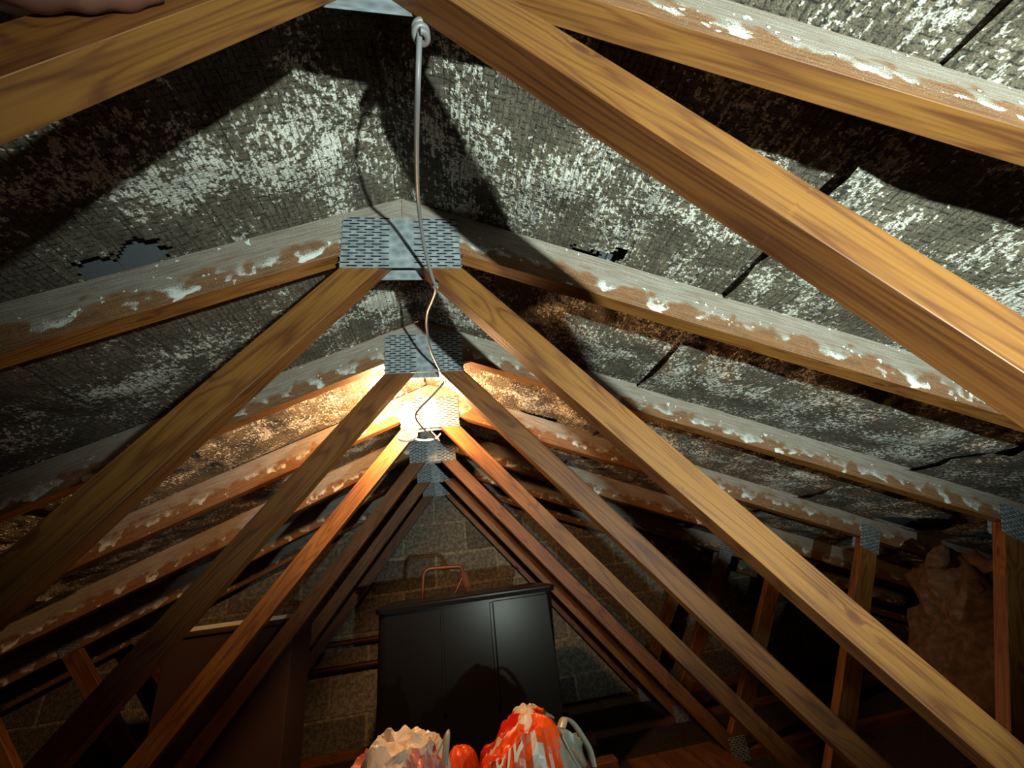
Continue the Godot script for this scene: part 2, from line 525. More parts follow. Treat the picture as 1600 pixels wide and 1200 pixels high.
func felt_sheet(side: float, s0: float, s1: float, inner: float, holes: Array, parent: Node3D, fine_to: float, seed_: int, droop := 0.02, lift_end := 0.0):
	var zs := PackedFloat32Array()
	var z := 0.9
	while z > WALL_Z - 0.02:
		zs.append(z)
		z -= (0.03 if z > 0.3 else (0.0075 if z > fine_to else 0.03))
	zs.append(WALL_Z - 0.02)
	var ss := PackedFloat32Array()
	var ds := 0.0085 if fine_to < 0.0 else 0.03
	var ns := int(ceil((s1 - s0) / ds))
	for i in ns + 1: ss.append(lerpf(s0, s1, float(i) / ns))
	var nz := zs.size()
	var nw := noise(FastNoiseLite.TYPE_SIMPLEX_SMOOTH, 3.0, seed_, 3)
	var nh := noise(FastNoiseLite.TYPE_SIMPLEX, 60.0, seed_ + 3, 2)
	var V := PackedVector3Array(); V.resize((ns + 1) * nz)
	var U := PackedVector2Array(); U.resize((ns + 1) * nz)
	var a := PITCH_R if side > 0 else PITCH_L
	var sn := sin(a); var cs := cos(a)
	for j in nz:
		var zz := zs[j]
		var b := bay(zz)
		for i in ns + 1:
			var s := ss[i]
			var w := nw.get_noise_2d(s * 1.3, zz * 1.3)
			var off := 0.004 - inner - b * (0.012 + 0.018 * w)
			# the top edge of a course hangs away from the one above it
			if side < 0 or s > 0.2: off -= b * droop * exp(-(s - s0) / 0.05) * (1.0 + w)
			off += lift_end * exp(-(s1 - s) / 0.05)
			if side > 0 and s < -0.053:      # the top course is turned over the ridge
				var t := -0.053 - s
				V[i * nz + j] = Vector3(-t * cos(PITCH_L), (DECK + off) / cs - t * sin(PITCH_L), zz)
				U[i * nz + j] = Vector2(-zz / 1.8 + 0.2222, s / 1.8)
				continue
			V[i * nz + j] = Vector3(side * (s * cs + (DECK + off) * sn), (DECK + off) * cs - s * sn, zz)
			U[i * nz + j] = Vector2(-zz / 1.8 + 0.2222, s / 1.8)
	var Nn := PackedVector3Array(); Nn.resize(V.size())
	for i in ns + 1:
		for j in nz:
			var du := V[min(i + 1, ns) * nz + j] - V[max(i - 1, 0) * nz + j]
			var dv := V[i * nz + min(j + 1, nz - 1)] - V[i * nz + max(j - 1, 0)]
			var nn := du.cross(dv).normalized()
			Nn[i * nz + j] = nn if nn.y < 0 else -nn
	var I := PackedInt32Array()
	for i in ns:
		for j in nz - 1:
			var sm := (ss[i] + ss[i + 1]) * 0.5
			var zm := (zs[j] + zs[j + 1]) * 0.5
			var skip := false
			for h in holes:
				if zm < h[1] and zm > h[2]:
					var jit := Vector2(nh.get_noise_2d(sm, zm), nh.get_noise_2d(sm + 5.0, zm)) * 0.012
					if Geometry2D.is_point_in_polygon(Vector2(sm, zm) + jit, h[0]): skip = true
			if skip: continue
			var p := i * nz + j
			var q := p + nz
			if side > 0: I.append_array([p, q, p + 1, q, q + 1, p + 1])
			else: I.append_array([p, p + 1, q, q, p + 1, q + 1])
	var arr := []
	arr.resize(Mesh.ARRAY_MAX)
	arr[Mesh.ARRAY_VERTEX] = V
	arr[Mesh.ARRAY_NORMAL] = Nn
	arr[Mesh.ARRAY_TEX_UV] = U
	arr[Mesh.ARRAY_INDEX] = I
	var m := ArrayMesh.new()
	m.add_surface_from_arrays(Mesh.PRIMITIVE_TRIANGLES, arr)
	part("felt_sheet", m, parent, M["felt_right" if side > 0 else "felt_left"])

func hole(pts: Array) -> Array:
	var p := PackedVector2Array(pts)
	var hi := -99.0; var lo := 99.0
	for q in p:
		hi = maxf(hi, q.y); lo = minf(lo, q.y)
	return [p, hi + 0.03, lo - 0.03]

func shell():
	var roof := Node3D.new()
	roof.name = "ceiling"
	add_child(roof)
	tag(roof, "underside of the pitched roof, sagging brown roofing felt flaked with white mould", "", "", "structure")
	var r1 := hole([Vector2(0.434, -0.785), Vector2(0.466, -0.799), Vector2(0.498, -0.785), Vector2(0.544, -0.783), Vector2(0.560, -0.742), Vector2(0.582, -0.748), Vector2(0.583, -0.795), Vector2(0.55, -0.81), Vector2(0.47, -0.822), Vector2(0.44, -0.81)])
	var r2 := hole([Vector2(0.45, -1.945), Vector2(0.54, -1.972), Vector2(0.611, -1.962), Vector2(0.678, -1.94), Vector2(0.69, -2.0), Vector2(0.602, -2.012), Vector2(0.516, -2.0)])
	var r3 := hole([Vector2(2.47, -1.97), Vector2(2.48, -1.85), Vector2(2.50, -1.72), Vector2(2.605, -1.70), Vector2(2.70, -1.78), Vector2(2.72, -1.95), Vector2(2.6, -2.0)])
	var l1 := hole([Vector2(0.655, -0.750), Vector2(0.60, -0.757), Vector2(0.575, -0.748), Vector2(0.561, -0.728), Vector2(0.528, -0.728), Vector2(0.502, -0.744), Vector2(0.500, -0.775), Vector2(0.522, -0.80), Vector2(0.67, -0.82), Vector2(0.672, -0.78)])
	# courses from the ridge down, each side
	felt_sheet(1, -0.175, 0.925, 0.0, [r1, r2], roof, -2.2, 5, 0.0)
	felt_sheet(1, 0.885, 2.075, 0.010, [], roof, -2.2, 6, 0.020)
	felt_sheet(1, 2.025, 3.2, 0.018, [r3], roof, -2.1, 7, 0.03)
	felt_sheet(1, 3.15, 4.95, 0.026, [], roof, 5.0, 8)
	felt_sheet(-1, -0.036, 0.975, 0.003, [l1], roof, -2.2, 15, 0.022)
	felt_sheet(-1, 0.915, 2.0, 0.010, [], roof, -2.2, 16, 0.020)
	felt_sheet(-1, 1.95, 3.1, 0.018, [], roof, 5.0, 17, 0.03)
	felt_sheet(-1, 3.05, 4.95, 0.026, [], roof, 5.0, 18)
	# slates over the felt, seen through its holes, and the solid roof behind
	for side in [1.0, -1.0]:
		var a := PITCH_R if side > 0 else PITCH_L
		var d := Vector2(side * cos(a), -sin(a))
		var n := Vector2(side * sin(a), cos(a))
		var o0 := n * (DECK + 0.075)
		var poly := PackedVector2Array([o0 - d * 0.12, o0 + d * 5.2, o0 + d * 5.2 + n * 0.1, o0 - d * 0.12 + n * 0.1])
		part("roof_slab", prism(poly, 1.35, WALL_Z - 0.15, 0.003, d, Vector2.ZERO, M.slate, M.slate), roof)
		for e in ([[0.30, -0.62], [0.30, -0.92], [0.62, -0.62], [0.62, -0.92]] if side < 0 else [[0.25, -0.78], [0.55, -0.78], [2.3, -1.85], [2.6, -1.85]]):
			var q0: Vector2 = n * (DECK + 0.048) + d * e[0]
			var sl := PackedVector2Array([q0, q0 + d * 0.36 + n * 0.006, q0 + d * 0.36 + n * 0.012, q0 + n * 0.006])
			part("slate", prism(sl, e[1] + 0.148, e[1] - 0.148, 0.001, d, Vector2.ZERO, M.slate, M.slate), roof)
	# the gable at the far end: mortar bed with every block on its own
	var g := Node3D.new()
	g.name = "wall_back"
	add_child(g)
	tag(g, "grey concrete block gable wall at the far end", "", "", "structure")
	var tri_ := PackedVector2Array([Vector2(-5.2, -2.3), Vector2(5.2, -2.3), Vector2(5.2, -1.95), Vector2(0, 0.19), Vector2(-5.2, -2.05)])
	part("mortar_bed", prism(tri_, WALL_Z - 0.003, WALL_Z - 0.14, 0.001, Vector2.RIGHT, Vector2.ZERO, M.mortar, M.mortar), g)
	var ch := 0.272
	var row := 0
	var y := 0.205
	while y > -2.2:
		var x := -5.16 + (0.285 if row % 2 == 0 else 0.0) - 0.03
		while x < 5.0:
			var p := rect(x + 0.009, y - ch + 0.009, x + 0.561, y - 0.009)
			var c := Geometry2D.intersect_polygons(p, tri_)
			if c.size() > 0 and (absf(x) < 4.5):
				var j := rng.randf_range(-0.003, 0.004)
				var t := rng.randf_range(-0.003, 0.003)
				var pp: PackedVector2Array = c[0]
				for i in pp.size(): pp[i] += Vector2(0, t * 0.5)
				part("block", prism(pp, WALL_Z + 0.002 + j, WALL_Z - 0.06, 0.006, Vector2.RIGHT), g, M[["block", "block_dark", "block", "block_light"][rng.randi() % 4]])
			x += 0.57
		y -= ch
		row += 1
	# the near end and the eaves, out of the picture, close the loft
	var f := part("wall_front", prism(tri_, 1.34, 1.22, 0.002, Vector2.RIGHT, Vector2.ZERO, M.dark_board, M.dark_board), self)
	tag(f, "dark boarded gable wall at the near end", "", "", "structure")
	for side in [-1, 1]:
		var w := part("wall_left" if side < 0 else "wall_right", box(Vector3(side * 4.75 - 0.06, -2.2, WALL_Z), Vector3(side * 4.75 + 0.06, -1.72, 1.22), 0.003, M.block_dark), self)
		tag(w, "low eaves wall along the %s side" % ("left" if side < 0 else "right"), "", "", "structure")
	var fl := part("floor", box(Vector3(-4.8, -2.1, WALL_Z), Vector3(4.8, -1.962, 1.22), 0.003, M.dark_board), self)
	tag(fl, "dark boarded floor between the ceiling joists", "", "", "structure")

# ---------------------------------------------------------------- trusses
func slot_plate(w: float, y0: float, y1: float, cols: int, rows: int, gap := 0.23) -> ArrayMesh:
	# pressed steel nail plate standing 3 mm off the timber; staggered rows of slots, plain in the middle
	var st := new_st()
	var sh := new_st()
	var t := 0.0032
	var hw := w * 0.5
	var rh := (y1 - y0) / rows
	var front := func(xa: float, ya: float, xb: float, yb: float):
		quad(st, Vector3(xa, ya, t), Vector3(xb, ya, t), Vector3(xb, yb, t), Vector3(xa, yb, t), Vector3(0, 0, 1))
	for r in rows:
		var ya := y0 + r * rh
		var yb := ya + rh
		var sa := ya + rh * 0.29
		var sb := ya + rh * 0.71
		front.call(-hw, ya, hw, sa)
		front.call(-hw, sb, hw, yb)
		var xs := []
		var pw := w * (1.0 - gap) / cols
		for c in cols:
			var u := (c + 0.5 + (0.25 if r % 2 == 0 else -0.25)) * pw
			var x := -hw + u
			if c >= cols / 2: x += w * gap
			xs.append([x - pw * 0.33, x + pw * 0.33])
		var xp := -hw
		for e in xs:
			front.call(xp, sa, e[0], sb)
			xp = e[1]
			var d := 0.0
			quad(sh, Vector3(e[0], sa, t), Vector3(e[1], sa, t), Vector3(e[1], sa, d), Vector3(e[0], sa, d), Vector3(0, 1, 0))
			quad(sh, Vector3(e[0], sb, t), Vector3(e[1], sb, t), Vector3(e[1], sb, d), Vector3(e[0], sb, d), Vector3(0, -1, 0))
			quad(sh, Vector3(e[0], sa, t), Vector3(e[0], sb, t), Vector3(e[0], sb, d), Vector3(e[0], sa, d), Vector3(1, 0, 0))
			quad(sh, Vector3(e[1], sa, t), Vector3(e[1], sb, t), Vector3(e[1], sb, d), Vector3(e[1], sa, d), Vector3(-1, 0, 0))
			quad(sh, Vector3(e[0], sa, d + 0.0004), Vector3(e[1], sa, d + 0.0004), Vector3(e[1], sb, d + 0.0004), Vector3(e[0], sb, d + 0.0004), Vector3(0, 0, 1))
		front.call(xp, sa, hw, sb)
	quad(st, Vector3(-hw, y0, 0), Vector3(hw, y0, 0), Vector3(hw, y0, t), Vector3(-hw, y0, t), Vector3(0, -1, 0))
	quad(st, Vector3(-hw, y1, 0), Vector3(hw, y1, 0), Vector3(hw, y1, t), Vector3(-hw, y1, t), Vector3(0, 1, 0))
	for s in [-1, 1]:
		quad(st, Vector3(s * hw, y0, 0), Vector3(s * hw, y1, 0), Vector3(s * hw, y1, t), Vector3(s * hw, y0, t), Vector3(s, 0, 0))
	quad(st, Vector3(-hw, y0, 0), Vector3(hw, y0, 0), Vector3(hw, y1, 0), Vector3(-hw, y1, 0), Vector3(0, 0, -1))
	var m := st.commit()
	m = sh.commit(m)
	m.surface_set_material(0, M.galvanised)
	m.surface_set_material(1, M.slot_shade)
	return m

var lump_mesh: ArrayMesh
func lumps(parent: Node3D, k: int, side: float, n: int, s0: float, s1: float):
	# crusts of mould that stand off the rafter's face along the edge of the film
	if lump_mesh == null:
		var sp := SphereMesh.new()
		sp.radius = 1.0; sp.height = 2.0; sp.radial_segments = 9; sp.rings = 5
		var am := ArrayMesh.new()
		am.add_surface_from_arrays(Mesh.PRIMITIVE_TRIANGLES, sp.get_mesh_arrays())
		var md := MeshDataTool.new()
		md.create_from_surface(am, 0)
		var ln := noise(FastNoiseLite.TYPE_SIMPLEX, 0.9, 71, 2)
		for i in md.get_vertex_count():
			var v := md.get_vertex(i)
			md.set_vertex(i, v * (0.75 + 1.1 * ln.get_noise_3dv(v)))
		am = ArrayMesh.new()
		md.commit_to_surface(am)
		lump_mesh = am
	var mm := MultiMesh.new()
	mm.transform_format = MultiMesh.TRANSFORM_3D
	mm.mesh = lump_mesh
	mm.instance_count = n
	var a := PITCH_R if side > 0 else PITCH_L
	var d := Vector2(side * cos(a), -sin(a))
	var nn := Vector2(side * sin(a), cos(a))
	var nz := noise(FastNoiseLite.TYPE_SIMPLEX_SMOOTH, 2.2, 90 + k * 2 + int(side), 2)
	for i in n:
		var s := lerpf(s0, s1, rng.randf())
		var v := 0.052 + nz.get_noise_1d(s * 3.0) * 0.05 + rng.randfn(0.0, 0.007)
		if rng.randf() < 0.3: v = 0.121 + rng.randfn(0, 0.004)
		v = clampf(v, 0.006, 0.127)
		var p := Vector2(TRUSS_DX[k], TRUSS_DY[k]) + d * s + nn * v
		var r := rng.randf_range(0.0015, 0.0042) * (1.9 if rng.randf() < 0.10 else 1.0)
		var bs := Basis(Vector3(0, 0, 1), rng.randf() * TAU).scaled_local(Vector3(r * rng.randf_range(1.0, 1.9), r, r * 0.22))
		mm.set_instance_transform(i, Transform3D(bs, Vector3(p.x, p.y, TRUSS_Z[k] + 0.0003)))
	var o := MultiMeshInstance3D.new()
	o.name = "mould_crust"
	o.multimesh = mm
	o.material_override = M.mould_lump
	parent.add_child(o, true)
	o.set_meta("kind", "stuff")

func trusses():
	var labels := [
		"nearest pine roof truss, crossing the top of the picture, held by a hand",
		"second pine roof truss from the camera, brightly lit slotted steel plate at its apex",
		"third pine roof truss, dark apex plate just in front of the glowing bulb",
		"fourth pine roof truss, its apex plate blazing beside the hanging bulb",
		"fifth pine roof truss, orange-lit, first one behind the bulb",
		"sixth pine roof truss, dim, second one behind the bulb",
		"seventh and last pine roof truss, close to the block gable wall"]
	var plate_big := slot_plate(PLATE_W, PLATE_B, PLATE_T, 6, 17)
	var plate_small := slot_plate(0.10, -0.065, 0.065, 4, 13, 0.0)
	for k in TRUSS_Z.size():
		var dx: float = TRUSS_DX[k]
		var dy: float = TRUSS_DY[k]
		var z: float = TRUSS_Z[k]
		var zb := z - THICK
		var t := thing("roof_truss", labels[k], "roof truss", Vector3.ZERO, "row of roof trusses")
		var c := Vector2(dx, dy)
		for side in [1.0, -1.0]:
			var a := PITCH_R if side > 0 else PITCH_L
			var q := WEB_R if side > 0 else WEB_L
			var mirror := Vector2(side, 1)
			# rafter: from the plumb cut at the ridge down to the eaves, its top on the felt plane
			var d := Vector2(cos(a), -sin(a))
			var n := Vector2(sin(a), cos(a))
			var low0 := Vector2(0, 0)
			var top_off := DECK - 0.003 - dy * cos(a)
			var rp := PackedVector2Array([low0, d * 4.9, d * 4.9 + n * top_off, Vector2(0, top_off / cos(a))])
			for i in rp.size(): rp[i] = rp[i] * mirror + c
			var dir := d * mirror
			# keep v growing from the lower edge up on both slopes
			if side < 0: dir = -dir
			var uo := Vector2(rng.randf(), 0.0)
			var mesh := prism(rp, z, zb, 0.0008, dir, uo, M["mould_%d" % (k % 3)], M.pine, c, Vector2(0.62, 1.0 / DECK))
			# the film's texture is for the faces; chamfers and underside are plain wood
			var raf := part("rafter", mesh, t)
			if k <= 2: lumps(raf, k, side, 80 if k < 2 else 60, 0.16, 2.2)
			# inner web
			var wd := Vector2(cos(q), -sin(q))
			var wn := Vector2(sin(q), cos(q))
			var o := Vector2(WEB_X, WEB_Y)
			var big := PackedVector2Array([o - wd * 1.0, o + wd * 3.5, o + wd * 3.5 + wn * WEB_D, o - wd * 1.0 + wn * WEB_D])
			var lim := PackedVector2Array([Vector2(0.001, TIE_TOP - dy), Vector2(4, TIE_TOP - dy), Vector2(4, -4 * tan(a) - 0.0015), Vector2(0.001, -0.002)])
			var cut := Geometry2D.intersect_polygons(big, lim)
			var wp: PackedVector2Array = cut[0]
			for i in wp.size(): wp[i] = wp[i] * mirror + c
			var wdir := wd * mirror
			if side < 0: wdir = -wdir
			var wm: Material = M.pine if k < 2 or (k + int(side)) % 2 == 0 else M.pine_dark  # nearest trusses: lit and shaded sides of a web painted in two tones
			if k == 0 and side < 0: wm = M.pine_dark
			part("web", prism(wp, z, zb, 0.0007, wdir, Vector2(rng.randf(), rng.randf()), wm, M.pine_dark if wm == M.pine else M.pine, c, Vector2(0.75, 3.2)), t)
			# outer web, from the rafter's quarter point down to the foot of the inner web
			var od := Vector2(0.6171, 0.7869)
			var on := Vector2(0.7869, -0.6171)
			var oo := Vector2(2.24, -0.885)
			var ob := PackedVector2Array([oo - od * 2.0, oo + od * 1.0, oo + od * 1.0 + on * 0.088, oo - od * 2.0 + on * 0.088])
			var lim2 := PackedVector2Array([Vector2(0.5, TIE_TOP - dy), Vector2(4, TIE_TOP - dy), Vector2(4, -4 * tan(a) - 0.0015), Vector2(0.5, -0.5 * tan(a) - 0.0015)])
			cut = Geometry2D.intersect_polygons(ob, lim2)
			# keep what lies outside the inner web's back
			var e0 := o + wn * (WEB_D + 0.001)
			var half := PackedVector2Array([e0 - wd * 1.0, e0 + wd * 5.0, e0 + wd * 5.0 + wn * 4.0, e0 - wd * 1.0 + wn * 4.0])
			cut = Geometry2D.intersect_polygons(cut[0], half)
			var op: PackedVector2Array = cut[0]
			for i in op.size(): op[i] = op[i] * mirror + c
			part("web", prism(op, z, zb, 0.0025, od * mirror, Vector2(rng.randf(), rng.randf()), M.pine, M.pine_dark, c, Vector2(0.75, 3.2)), t)
			# plates at the rafter joint and at the foot
			for s in [1, -1]:
				var pl := part("nail_plate", plate_small, t)
				pl.position = Vector3(side * 2.275 + dx, -0.90 + dy, z + 0.0005 if s > 0 else zb - 0.0005)
				pl.rotation = Vector3(0, 0 if s > 0 else PI, 0)
				pl.rotate_object_local(Vector3(0, 0, 1), -side * s * 0.62)
				var pf := part("nail_plate", plate_small, t)
				pf.position = Vector3(side * 1.575 + dx, TIE_TOP - 0.005, z + 0.0005 if s > 0 else zb - 0.0005)
				pf.rotation = Vector3(0, 0 if s > 0 else PI, 0)
		var tie := PackedVector2Array([Vector2(-4.62, TIE_TOP - 0.097), Vector2(4.62, TIE_TOP - 0.097), Vector2(4.62, TIE_TOP - 0.002), Vector2(-4.62, TIE_TOP - 0.002)])
		part("tie", prism(tie, z, zb, 0.0025, Vector2.RIGHT, Vector2(rng.randf(), rng.randf()), M.pine_dark, M.pine_dark), t)
		for s in [1, -1]:
			var p := part("nail_plate", plate_big, t)
			p.position = Vector3(dx, dy, z + 0.0005 if s > 0 else zb - 0.0005)
			if s < 0: p.rotation.y = PI

# ---------------------------------------------------------------- lamp, cable
func lamp_and_cable():
	var L := thing("hanging_bulb", "glowing bare bulb with white ring, hanging in front of the fourth truss", "light bulb", Vector3(-0.0804, -0.1314, -1.78))
	var glass := mat("bulb_glass", Color(1.0, 0.93, 0.8), 0.4)
	glass.emission_enabled = true
	glass.emission = Color(1.0, 0.80, 0.55)
	glass.emission_energy_multiplier = 8.0
	var prof := []
	for i in 15:
		var a := -PI * 0.5 + PI * i / 14.0
		var y := sin(a) * 0.040
		var r := cos(a) * 0.040
		if i > 9:
			y = lerpf(0.025, 0.075, (i - 9) / 5.0)
			r = lerpf(0.032, 0.015, smoothstep(0.0, 1.0, (i - 9) / 5.0))
		prof.append(Vector2(maxf(r, 0.0005), y))
	part("bulb", lathe(prof), L, glass)
	part("lamp_holder", lathe([Vector2(0.0005, 0.065), Vector2(0.016, 0.066), Vector2(0.021, 0.072), Vector2(0.021, 0.098), Vector2(0.014, 0.112), Vector2(0.005, 0.122), Vector2(0.0005, 0.123)]), L, M.white_plastic)
	var ring := TorusMesh.new()
	ring.inner_radius = 0.031
	ring.outer_radius = 0.045
	var rg := part("shade_ring", ring, L, M.white_plastic, Vector3(-0.001, -0.092, 0.004))
	rg.rotation = Vector3(0.85, 0, 0.05)
	var lamp := OmniLight3D.new()
	lamp.name = "bulb_light"
	lamp.light_color = Color(1.0, 0.76, 0.52)
	lamp.light_energy = 1.6
	lamp.light_size = 0.03
	lamp.omni_range = 12
	lamp.omni_attenuation = 2.0
	lamp.shadow_enabled = true
	L.add_child(lamp)
	lamp.position = Vector3(0, 0.005, 0.0)
	# the cable that feeds it, slung from truss to truss
	var c := thing("power_cable", "grey power cable hanging along the ridge from the nearest truss to the bulb", "cable")
	part("flex", tube([Vector3(0.083, -0.105, -0.292), Vector3(0.080, -0.150, -0.292), Vector3(0.074, -0.196, -0.33), Vector3(0.067, -0.187, -0.4), Vector3(0.060, -0.155, -0.5), Vector3(0.056, -0.122, -0.6), Vector3(0.060, -0.127, -0.7), Vector3(0.072, -0.150, -0.775), Vector3(0.081, -0.160, -0.82), Vector3(0.070, -0.135, -0.9), Vector3(0.052, -0.105, -1.0), Vector3(0.045, -0.095, -1.1), Vector3(0.052, -0.105, -1.22), Vector3(0.078, -0.108, -1.36), Vector3(0.090, -0.118, -1.43), Vector3(0.080, -0.126, -1.465), Vector3(0.033, -0.162, -1.50), Vector3(-0.011, -0.183, -1.55), Vector3(-0.033, -0.196, -1.60), Vector3(-0.024, -0.202, -1.68), Vector3(0.005, -0.204, -1.80), Vector3(0.048, -0.209, -1.93)], 0.0042, 8), c, M.cable_grey)
	part("flex", tube([Vector3(0.048, -0.209, -1.93), Vector3(0.055, -0.19, -1.965), Vector3(0.02, -0.14, -1.978), Vector3(-0.06, -0.05, -1.95), Vector3(-0.092, 0.012, -1.85), Vector3(-0.083, 0.014, -1.79), Vector3(-0.0804, -0.0055, -1.78)], 0.0035, 8), c, M.cable_grey)
	var kn := []
	for i in 20:
		var a := i * 0.75
		kn.append(Vector3(0.0815 + cos(a) * 0.0085, -0.128 - i * 0.0016, -0.2955 + sin(a) * 0.0085))
	part("knot", tube(kn, 0.0048, 8, true, 3), c, M.cable_grey)
	var kk := []
	for i in 12:
		var a := i * 0.8
		kk.append(Vector3(0.081 + cos(a) * 0.006, -0.152 - i * 0.001, -0.815 + sin(a) * 0.006))
	part("knot", tube(kk, 0.003, 6, true, 3), c, M.cable_grey)
	var h := thing("wire_bracket", "bent white wire bracket under the apex plate beside the bulb", "bracket")
	part("wire_loop", tube([Vector3(0.050, -0.128, -1.975), Vector3(-0.035, -0.140, -1.95), Vector3(-0.060, -0.150, -1.945), Vector3(-0.075, -0.168, -1.94), Vector3(-0.055, -0.186, -1.94), Vector3(-0.02, -0.194, -1.94), Vector3(0.025, -0.193, -1.94), Vector3(0.042, -0.186, -1.945), Vector3(0.052, -0.172, -1.96), Vector3(0.062, -0.150, -1.99)], 0.0042, 8, true, 4), h, M.white_wire)

# ---------------------------------------------------------------- tank
func tank_and_pipe():
	var T := thing("water_tank", "big black plastic cold water tank standing in front of the gable wall", "water tank", Vector3(0.15, -1.72, -2.8))
	# rounded, slightly tapered walls: stacked rings
	var loft := func(levels: Array, seg: int) -> ArrayMesh:
		var st := new_st()
		var rings := []
		for l in levels:      # [y, x0, x1, z0, z1, corner]
			var r := []
			for k in 4:
				for j in seg + 1:
					var a := PI * 0.5 * (k + float(j) / seg)
					var cx: float = (l[2] - l[5]) if (k == 0 or k == 3) else (l[1] + l[5])
					var cz: float = (l[4] - l[5]) if k < 2 else (l[3] + l[5])
					r.append(Vector3(cx + cos(a) * l[5], l[0], cz + sin(a) * l[5]))
			rings.append(r)
		var n: int = rings[0].size()
		for i in rings.size() - 1:
			for k in n:
				var k2 := (k + 1) % n
				var mid: Vector3 = (rings[i][k] + rings[i + 1][k2]) * 0.5
				var nn: Vector3 = (rings[i][k2] - rings[i][k]).cross(rings[i + 1][k] - rings[i][k])
				var ctr := Vector3(0.0, mid.y, 0.0)
				if nn.length() < 1e-9: continue
				nn = nn.normalized()
				if nn.dot(mid - ctr) < 0 : nn = -nn
				quad(st, rings[i][k], rings[i][k2], rings[i + 1][k2], rings[i + 1][k], nn)
		for e in [0, rings.size() - 1]:
			var s := -1.0 if e == 0 else 1.0
			for k in range(1, n - 1): tri(st, rings[e][0], rings[e][k], rings[e][k + 1], Vector3(0, s, 0))
		return st.commit()
	part("body", loft.call([[0.0, -0.46, 0.435, -0.28, 0.30, 0.05], [0.01, -0.468, 0.44, -0.29, 0.31, 0.05], [0.40, -0.462, 0.462, -0.295, 0.318, 0.045], [0.765, -0.458, 0.487, -0.30, 0.325, 0.04]], 6), T, M.black_plastic)
	part("lid", loft.call([[0.765, -0.468, 0.50, -0.31, 0.337, 0.035], [0.785, -0.472, 0.505, -0.312, 0.342, 0.035], [0.792, -0.472, 0.505, -0.312, 0.342, 0.035], [0.800, -0.455, 0.49, -0.295, 0.325, 0.035]], 6), T, M.black_plastic)
	for e in [[0.135, 0.010], [-0.13, 0.004]]:
		part("rib", prism(rect(e[0] - 0.007, 0.30, e[0] + 0.007, 0.75), 0.324 + e[1], 0.30, 0.002, Vector2.DOWN, Vector2.ZERO, M.black_plastic, M.black_plastic), T)
	# the right half of the front stands a little proud
	part("panel", prism(rect(0.145, 0.05, 0.455, 0.755), 0.331, 0.29, 0.004, Vector2.DOWN, Vector2.ZERO, M.black_plastic, M.black_plastic), T)
	var S := thing("tank_stand", "timber bearers under the black water tank", "stand", Vector3(0.15, -1.85, -2.8))
	for z in [-0.16, 0.2]:
		part("bearer", box(Vector3(-0.75, 0.0, z - 0.04), Vector3(0.72, 0.095, z + 0.04), 0.003, M.pine_dark), S)
	part("board", box(Vector3(-0.56, 0.096, -0.32), Vector3(0.55, 0.129, 0.34), 0.003, M.pine_dark), S)
	var P := thing("vent_pipe", "thin brown copper vent pipe bent over the top of the black tank", "pipe")
	part("pipe", tube([Vector3(-0.107, -0.919, -2.9), Vector3(-0.103, -0.86, -2.9), Vector3(-0.098, -0.80, -2.9), Vector3(-0.088, -0.770, -2.9), Vector3(-0.06, -0.755, -2.9), Vector3(0.0, -0.756, -2.9), Vector3(0.09, -0.760, -2.9), Vector3(0.135, -0.764, -2.9), Vector3(0.150, -0.780, -2.9), Vector3(0.158, -0.82, -2.9)], 0.013, 10, true, 3), P, M.copper)
	part("lagging", tube([Vector3(0.156, -0.80, -2.9), Vector3(0.165, -0.83, -2.9), Vector3(0.18, -0.88, -2.9), Vector3(0.188, -0.906, -2.9)], 0.027, 10, true, 3), P, M.lagging)
	part("strut", tube([Vector3(0.150, -0.83, -2.89), Vector3(0.10, -0.913, -2.87)], 0.009, 8, false), P, M.copper)

# ---------------------------------------------------------------- things stored in the loft
func lump_mesh_of(r: Vector3, seed_: int, amp: float, fr: float, flat_y: float, seg := 56) -> ArrayMesh:
	var n := noise(FastNoiseLite.TYPE_SIMPLEX, fr, seed_, 3)
	var st := new_st()
	st.set_smooth_group(0)
	var P := []
	var rows := seg / 2
	for i in rows + 1:
		var row := []
		for k in seg + 1:
			var th := PI * i / rows
			var ph := TAU * (k % seg) / seg
			var d := Vector3(sin(th) * cos(ph), cos(th), sin(th) * sin(ph))
			var f := 1.0 + amp * n.get_noise_3dv(d)
			var v := d * r * f
			v.y = maxf(v.y, flat_y)
			row.append(v)
		P.append(row)
	for i in rows:
		for k in seg:
			for t in [[P[i][k], P[i][k + 1], P[i + 1][k + 1]], [P[i][k], P[i + 1][k + 1], P[i + 1][k]]]:
				for v in t: st.add_vertex(v)
	st.index()
	st.generate_normals()
	return st.commit()

